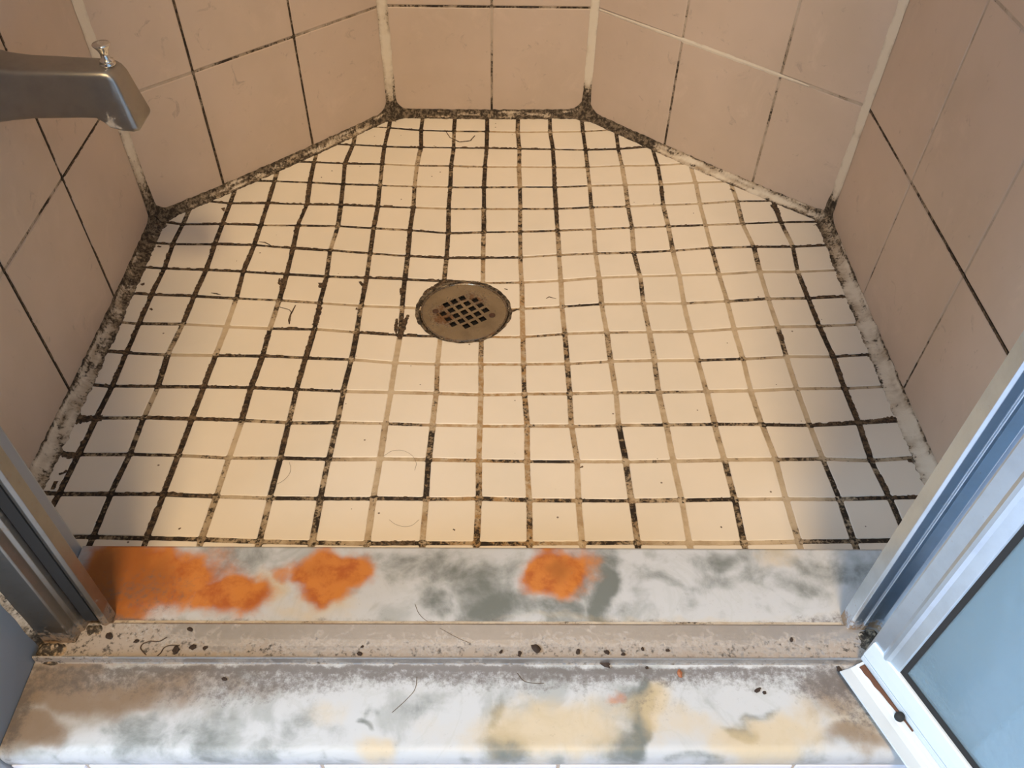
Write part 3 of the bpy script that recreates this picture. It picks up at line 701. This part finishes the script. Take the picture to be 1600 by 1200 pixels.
# ------------------------------------------------------------------ aluminium track along the threshold
X0, X1 = XL+1.5, XR-1.5
tr = thing('door_track', 'dirty aluminium door track lying along the marble threshold between the two jambs', 'door track', (10, -852, HS))
pf = [(-838.2, HS-.2), (-838.2, HS+3.4), (-839.6, HS+4.3), (-851, HS+3.0), (-856, HS+2.3), (-863.2, HS+1.9), (-866.2, HS+1.9), (-866.5, HS+7.4), (-866.9, HS+8), (-867.8, HS+8), (-868.2, HS+7.4), (-868.4, HS+1.0), (-869.2, HS-.2)]
def tdirt(a, b, t):
    e = max(0, 1-(t-X0)/95)*1.0; e2 = max(0, 1-(X1-t)/80)
    base_ = np.interp(a, [-870, -868.3, -867.9, -866.6, -866, -862, -856, -851, -846, -838], [.7, .38, .0, .0, .85, .66, .50, .30, .08, .04])
    if a > -864 and t < -180: base_ += .35*min(1, (-180-t)/70)
    return {'dirt': float(min(1, base_+.5*e+.45*e2+.28*nz(t*.03, a*.1, 2)+.1*nz(t*.2, a, 1)))}
mb = MB(); mb.extrude(pf, lambda a, b, t: (t, a, b), list(np.linspace(X0, X1, 240)), 'track_metal', attrs=tdirt)
mb.build('channel', tr)
mb = MB(); mb.extrude([(-838.6, HS-.1), (-838.0, HS+1.8), (-834.8, HS+.2), (-834.4, HS-.1)], lambda a, b, t: (t, a+.5*nz(t*.06, 0, 1)*(1 if a > -836 else 0), b), list(np.linspace(XL+48, XR-54, 160)), 'caulk', attrs=lambda a, b, t: {'mold': .42+.3*nz(t*.02, 1, 1), 'rust': 0})
o = mb.build('sealant_line', tr); o['label'] = 'thin discoloured sealant line'

# ------------------------------------------------------------------ jambs
def jamb(name, pts, seal, label, mat, m2, side):
    x0 = sum(p[0] for p in pts)/len(pts)
    t = thing(name, label, 'door jamb', (x0, -845, HS))
    zs = [HS+.2, HS+4, HS+8, HS+14, HS+22, HS+35, HS+60, HS+100, 400, 900, 1400, 1950]
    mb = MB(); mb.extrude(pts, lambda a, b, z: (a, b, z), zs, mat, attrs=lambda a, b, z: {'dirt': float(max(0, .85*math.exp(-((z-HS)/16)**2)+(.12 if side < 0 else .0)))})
    mb.build('channel', t, bevel=.35)
    mb = MB(); mb.extrude(seal, lambda a, b, z: (a, b, z), [HS+12, 1950], m2)
    o = mb.build('seal_strip', t); o['label'] = 'dark seal strip'
    return t
Lp = [(-316.5, -854), (-292.5, -854), (-291.5, -853), (-290.5, -846), (-288, -844.5), (-287, -840), (-286.5, -833), (-277, -833), (-276.5, -840.5), (-273.5, -841.2), (-271.2, -839.5), (-271.2, -829), (-316.5, -829)]
jamb('door_jamb', Lp, [(-286.2, -841), (-277.2, -841), (-277.2, -834), (-286.2, -834)], 'grey aluminium door jamb on the left side, above the rust-stained end of the marble', 'shaded_aluminium', 'gasket', -1)
Rp = [(288.2, -829), (288.2, -841), (290, -842.5), (296.5, -842.5), (297.2, -841.2), (298.2, -841.2), (298.9, -842.8), (301.5, -842.8), (302, -839), (311.5, -841.5), (313, -846), (316, -846.5), (317, -842), (319.5, -842), (320, -846), (327, -852), (329, -856), (338.5, -856), (338.5, -829)]
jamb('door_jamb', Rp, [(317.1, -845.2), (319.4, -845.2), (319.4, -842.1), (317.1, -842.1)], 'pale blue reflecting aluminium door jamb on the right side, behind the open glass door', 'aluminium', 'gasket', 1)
# old caulk where the left jamb meets the wall
mb = MB()
mb.extrude([(0, 0), (3.0, 0), (1.6, 1.4), (0, 3.4)], lambda a, b, z: (XL+.2+a*(1+.25*nz(z*.04, 0, 2)), -854.2-b*(1+.3*nz(z*.05, 1, 2)), z), list(np.arange(HS+.3, 700, 5))+[1950], 'caulk', attrs=lambda a, b, z: {'mold': float(min(1, .50+.9*math.exp(-((z-HS)/16)**2)+.3*nz(z*.05, a, b))), 'rust': .25})
struct(mb.build('trim_10'))
# clump of mould and old caulk at the foot of each jamb
def clump(cx, cy, rx, ry, h, seed, name, m='caulk', lo=.75):
    mb = MB(); nr, na = 7, 36; rows = []
    for i in range(nr+1):
        f = i/nr; row = []
        for k in range(na):
            a = 2*math.pi*k/na; rr = f*(1+.28*nz(math.cos(a)*1.6, math.sin(a)*1.6, seed))
            x, y = cx+rx*rr*math.cos(a), cy+ry*rr*math.sin(a)
            z = HS+.25+h*(1-f**1.8)*(.75+.45*nz(x*.2, y*.2, seed)) if i < nr else HS+.02
            row.append(mb.vert((x, y, max(z, HS+.02)), mold=lo+.3*nz(x*.12, y*.12, seed), rust=.35))
        rows.append(row)
    for a, b in zip(rows, rows[1:]):
        for k in range(na): mb.face((a[k], a[(k+1) % na], b[(k+1) % na], b[k]), m)
    return struct(mb.build(name, smooth=True))
clump(-308, -860, 13, 9, 9, 3, 'trim_11'); clump(-282, -844, 10, 8, 7, 9, 'trim_12', lo=.9)
clump(304, -850, 14, 12, 8, 5, 'trim_13', lo=.85)

# ------------------------------------------------------------------ the open glass door
AZ = R(22); dv2 = Vector((math.sin(AZ), -math.cos(AZ))); nv2 = Vector((-math.cos(AZ), -math.sin(AZ)))   # along the door / towards the shower side
D0 = Vector((293.2, -865.7)); Z0 = 110.4
def DP(s_, o, z): return (D0.x+dv2.x*s_+nv2.x*o, D0.y+dv2.y*s_+nv2.y*o, z)
W, HT = 600, 1800
dr_ = thing('shower_door', 'open framed shower door with obscure glass, swung out at the right of the marble threshold', 'shower door', DP(0, 0, Z0))
stile = [(-2.5, -9), (-2.5, -1.0), (-1.0, 0), (9, .0), (11.5, 1.6), (14, 1.6), (16.5, .3), (24, -.4), (25, -1.6), (25, -9)]
mb = MB(); mb.extrude(stile, lambda a, b, z: DP(a, b, z+(a-0)*1.0*(1 if z < 500 else 0)), [Z0-2, HT], 'aluminium'); mb.build('stile', dr_, bevel=.3)
mb = MB(); mb.extrude(stile, lambda a, b, z: DP(W-a, b, z), [Z0, HT], 'aluminium'); mb.build('stile', dr_, bevel=.3)
rail = [(Z0+1, -9), (Z0+1, 2.0), (Z0+2, 3.6), (Z0+7.6, 3.8), (Z0+7.9, 1.2), (Z0+9.0, 1.2), (Z0+9.2, 4.0), (Z0+17, 3.0), (Z0+25, 1.4), (Z0+25.6, 0), (Z0+25.6, -9)]
mb = MB(); mb.extrude(rail, lambda z, b, s_: DP(s_, b, z+0), [0, W], 'white_enamel')
# mitre the hinge end
o = mb.build('bottom_rail', dr_, bevel=.3)
mb = MB(); mb.extrude([(HT-25, -9), (HT-25, 0), (HT-1, 1), (HT-1, -9)], lambda z, b, s_: DP(s_, b, z), [25, W-25], 'aluminium'); mb.build('top_rail', dr_, bevel=.3)
# drip flange
fl = [(2.2, Z0+1.2), (8, Z0+.8), (9.5, Z0-.6), (14, Z0-.9), (22.5, Z0+1.6), (24.3, Z0+2.2), (24.3, Z0+.6), (14, Z0-2.4), (8, Z0-2.3), (2.2, Z0-.8)]
fl = [(a, b+.4) for a, b in fl]
mb = MB(); mb.extrude(fl, lambda a, b, s_: DP(s_, a, b), [2.5, 30, 90, 200, W-2], 'white_enamel'); mb.build('drip_flange', dr_, bevel=.25)
mb = MB(); mb.extrude([(3.2, 0), (10.5, 0), (9.5, .7), (5, 1.5), (3.2, 1.2)], lambda a, b, t: DP(5+t*52, 4.0+(a-3.2)*max(.10, .62*(1-t**1.3))*(1+.2*nz(t*9, a, 1)), Z0+1.3+b), list(np.linspace(0, 1, 24)), 'rust')
o = mb.build('rust_streak', dr_); o['label'] = 'brown rust streak'
mb = MB(); c_ = DP(45.5, 6.6, Z0+3); mb.lathe((c_[0], c_[1], Z0+1.2), [(3.2, 0), (3.4, 2.2), (2.8, 4.2), (1.2, 5.0)], 'gasket', 20)
o = mb.build('screw', dr_, smooth=True); o['label'] = 'dark corroded screw head'
gz0 = Z0+27
for nm, prf in (('gasket', None),):
    mb = MB()
    mb.extrude([(gz0-2, -7), (gz0-2, -1.2), (gz0+3, -2.2), (gz0+3, -7)], lambda z, b, s_: DP(s_, b, z), [24.5, W-24.5], 'gasket'); mb.build('gasket', dr_)
    mb = MB(); mb.extrude([(24.5, -7), (24.5, -1.4), (28.5, -2.2), (28.5, -7)], lambda a, b, z: DP(a, b, z), [gz0-2, HT-25], 'gasket'); mb.build('gasket', dr_)
    mb = MB(); mb.extrude([(W-24.5, -7), (W-24.5, -1.4), (W-30, -2.2), (W-30, -7)], lambda a, b, z: DP(a, b, z), [gz0-2, HT-25], 'gasket'); mb.build('gasket', dr_)
mb = MB(); mb.extrude([(26, -6.5), (26, -2.8), (W-26, -2.8), (W-26, -6.5)], lambda a, b, z: DP(a, b, z), [gz0, HT-24], 'obscure_glass'); mb.build('glass_pane', dr_)

# ------------------------------------------------------------------ tub spout
SY = -397
ts = thing('tub_spout', 'dull grey metal tub spout with pull-up diverter, sticking out of the left tiled wall', 'tub spout', (-440.5, -423, 324))
mb = MB()
#        x at top, x at bottom, ztop, zbot, half width top, half width bottom, y shift
SEC = [(-458.5, -458.5, 340, 286, 24, 25), (-452, -452, 339.5, 286.5, 23, 24.5), (-440, -440, 337, 288, 21, 23.5), (-420, -420, 335.3, 289.5, 19.5, 22.3), (-395, -395, 335, 290, 18.5, 22), (-372, -374, 334.5, 290.5, 17.5, 21.5), (-358, -362, 334.3, 290.3, 17, 21.5),
       (-351, -356.5, 334, 286, 16.5, 21.5), (-346, -352, 333.8, 280.5, 16, 21.5), (-341, -342, 333, 277.5, 15.5, 21.5), (-337, -331, 330.5, 276.5, 15, 21.5), (-334.5, -326.5, 327, 277.2, 14, 20.5), (-334, -325.5, 324, 279, 12.5, 19)]
KS = .965
rings = []
for xt, xb, zt, zb_, wt, wb in SEC:
    ring = []
    # rounded trapezoid outline
    cs = [(-wb, 0, 5), (-wt, 1, 7), (wt, 1, 7), (wb, 0, 5)]; Hh = zt-zb_; pts = []
    corners = [(-wb, zb_), (-wt, zt), (wt, zt), (wb, zb_)]
    for i, (y, z) in enumerate(corners):
        p0, p1, p2 = Vector(corners[i-1]), Vector((y, z)), Vector(corners[(i+1) % 4]); rr = min([5, 6, 6, 5][i], Hh*.3, wt*.5)
        a = p1+(p0-p1).normalized()*rr; b = p1+(p2-p1).normalized()*rr
        for k in range(6):
            t = k/5; pts.append(a*(1-t)**2+p1*2*t*(1-t)+b*t*t)
        q = p1+(p2-p1)*.5
        pts.append(q)
    for p in pts:
        f = (p.y-zb_)/Hh; x = xb+(xt-xb)*f
        nb = math.exp(-((x+350)/9)**2)*math.exp(-((p.y-283)/5)**2)
        ring.append(mb.vert((x, SY+p.x, p.y), dirt=float(min(1, .9*nb))))
    rings.append(ring)
n = len(rings[0])
for a, b in zip(rings, rings[1:]):
    for k in range(n): mb.face((a[k], a[(k+1) % n], b[(k+1) % n], b[k]), 'spout_metal')
mb.face(rings[-1], 'spout_metal'); mb.face(rings[0][::-1], 'spout_metal')
mb.v = [tuple(CAM+KS*(np.array(p)-CAM)) for p in mb.v]
mb.build('spout_body', ts, smooth=True)
kx, ky = -344, SY+2
mb = MB(); mb.lathe((kx, ky, 333.2), [(7.2, 0), (7.2, 1.6), (5.4, 2.6), (6.4, 3.4), (6.2, 5), (4.0, 6), (3.9, 11), (5.2, 14.5), (7.8, 18.2), (8.2, 19.2), (7.6, 20), (3, 20.4)], 'chrome', 36)
mb.v = [tuple(CAM+KS*(np.array(p)-CAM)) for p in mb.v]
mb.build('diverter_knob', ts, smooth=True)

# ------------------------------------------------------------------ loose bits lying about
def track_z(y): return float(np.interp(-y, [838.2, 839.6, 851, 856, 863.2, 866], [HS+3.4, HS+4.3, HS+3.0, HS+2.3, HS+1.9, HS+1.9]))
def crumb(px, py, size, label, group, zfun=None, mat='crumb', name='dirt_crumb', asp=1.0, cat='crumb', flat=.5):
    X = at(px, py, HS+2)
    z = zfun(X[1]) if zfun else HS
    bm = bmesh.new(); bmesh.ops.create_icosphere(bm, subdivisions=2, radius=1)
    sd = px*.37
    for v in bm.verts:
        k = 1+.45*nz(v.co.x*1.7+sd, v.co.y*1.7, v.co.z*1.7)
        v.co = Vector((v.co.x*k*size*asp, v.co.y*k*size, v.co.z*k*size*flat))*S
    zmin = min(v.co.z for v in bm.verts)
    for v in bm.verts: v.co.z -= zmin
    me = bpy.data.meshes.new(name); bm.to_mesh(me); bm.free(); me.materials.append(M[mat])
    o = bpy.data.objects.new(name, me); COL.objects.link(o); o.location = Vector((X[0], X[1], z))*S; o.rotation_euler[2] = px
    return tag(o, label, cat, group)
CR = [(838, 1015, 2.6, 'dark crumb with a torn top, largest crumb in the track, right of centre'), (812, 1022, 1.5, 'dark crumb in the track just left of the largest crumb'), (783, 1019, 1.2, 'small dark crumb in the track, third to the left of the largest crumb'),
      (903, 1019, 1.6, 'dark crumb in the track to the right of the largest crumb'), (948, 1020, 1.5, 'dark crumb in the track below the right hand rust stain edge'), (974, 1023, 1.2, 'small brown crumb against the track lip near its middle'),
      (1004, 1015, 1.1, 'small dark flat crumb in the clean part of the track'), (1043, 1017, 1.1, 'single dark crumb in the track above the rust coloured flake'), (1236, 1001, 1.3, 'dark crumb high up in the track near the right jamb'),
      (562, 1022, 1.5, 'dark crumb against the track lip left of centre'), (566, 1011, .9, 'tiny dark crumb just above another crumb left of centre'), (298, 986, 1.7, 'dark crumb at the back edge of the track near the left jamb'), (275, 1017, 2.4, 'black clump of dirt in the track beside the curled hair'), (302, 1012, 1.9, 'dark branching bit of dirt in the track right of the curled hair'), (321, 1013, 1.4, 'brown crumb in the track, second right of the curled hair'), (214, 1003, 1.3, 'brown crumb in the track left of the curled hair'), (172, 996, 2.2, 'elongated black crumb under the left jamb foot')]
for px, py, sz, lb in CR:
    crumb(px, py, sz, lb, 'crumbs in the door track', track_z, asp=1.5)
crumb(350, 1060, 1.9, 'black crumb on the outer marble near its left end', 'crumbs on the outer marble', asp=.7, flat=.5)
crumb(1011, 1042, 1.2, 'small black crumb on the marble just below the track lip', 'crumbs on the outer marble'); crumb(945, 1036, 2.4, 'long brown crumb on the marble below the track lip', 'crumbs on the outer marble', asp=1.8)
crumb(1185, 1077, 1.4, 'black crooked crumb on the outer marble towards the right', 'crumbs on the outer marble', asp=2.2); crumb(1195, 1081, 1.3, 'black crumb touching the crooked crumb on its right', 'crumbs on the outer marble', asp=1.2)
crumb(1312, 1045, 1.6, 'dark curved crumb on the dirty marble near the open door', 'crumbs on the outer marble', asp=1.8)
crumb(1062, 1052, 3.0, 'rust coloured flake on the marble in front of the track', None, mat='flake', name='rust_flake', asp=.6, cat='flake')
def strand(pts, r, label, name='hair_strand', z=None, floor=False, cat='hair'):
    P = []
    for x, y in pts:
        if floor:
            zz = 0
            for _ in range(10): X = at(x, y, zz); zz = zf(X[0], X[1])+.35
        else:
            X = at(x, y, HS+2); zz = (track_z(X[1]) if -864 < X[1] < -838 else (HS+8 if -868.5 < X[1] <= -865.5 else HS))+r+.15
        P.append((X[0]*S, X[1]*S, zz*S))
    cu = bpy.data.curves.new(name, 'CURVE'); cu.dimensions = '3D'; cu.bevel_depth = r*S; cu.bevel_resolution = 1
    s_ = cu.splines.new('BEZIER'); s_.bezier_points.add(len(P)-1); o0 = Vector(P[0])
    for b, p in zip(s_.bezier_points, P): b.co = Vector(p)-o0; b.handle_left_type = b.handle_right_type = 'AUTO'
    cu.materials.append(M['hair'])
    tmp = bpy.data.objects.new(name, cu); COL.objects.link(tmp)
    dg = bpy.context.evaluated_depsgraph_get(); me = bpy.data.meshes.new_from_object(tmp.evaluated_get(dg)); bpy.data.objects.remove(tmp)
    o = bpy.data.objects.new(name, me); COL.objects.link(o); o.location = o0
    return tag(o, label, cat)
strand([(262, 997), (250, 1003), (232, 1004), (221, 1010), (224, 1019), (238, 1026), (250, 1022), (258, 1012), (281, 1009)], .42, 'thick dark curled hair lying in the left end of the track')
strand([(648, 942), (655, 958), (672, 972), (690, 985), (715, 998), (735, 1006)], .16, 'thin hair running from the inner marble down into the track')
strand([(651, 1056), (648, 1075), (636, 1090), (620, 1105), (612, 1112)], .16, 'thin hair on the outer marble left of centre')
strand([(808, 1050), (818, 1062), (835, 1066), (850, 1066)], .22, 'short dark hair on the outer marble just below the track')
strand([(608, 812), (620, 820), (640, 822), (655, 812)], .12, 'fine curved hair on a floor tile in the front row', floor=True)
strand([(452, 722), (454, 735), (446, 748), (430, 758)], .12, 'fine hair on a floor tile left of centre near the front', floor=True)
strand([(600, 712), (615, 704), (635, 706), (650, 722), (648, 735)], .12, 'fine looping hair on floor tiles in front of the drain', floor=True)

# ------------------------------------------------------------------ bathroom around (mostly out of frame)
def slab(name, lo, hi, m='room_paint'):
    mb = MB(); mb.box(lo, hi, m); return struct(mb.build(name))
slab('floor_bathroom', (-1700, -2900, -45), (1700, 140, -25), 'curb_tile')
simple('blue_paint', (.60, .76, .88), .6)
slab('wall_bathroom_right', (900, -2900, -25), (940, 120, 2400), 'blue_paint')
slab('wall_bathroom_left', (-1740, -2900, -25), (-1700, 120, 2400))
slab('wall_bathroom_front', (-1740, -2940, -25), (940, -2900, 2400))
for o in bpy.data.objects:
    if '_o' in o: del o['_o']
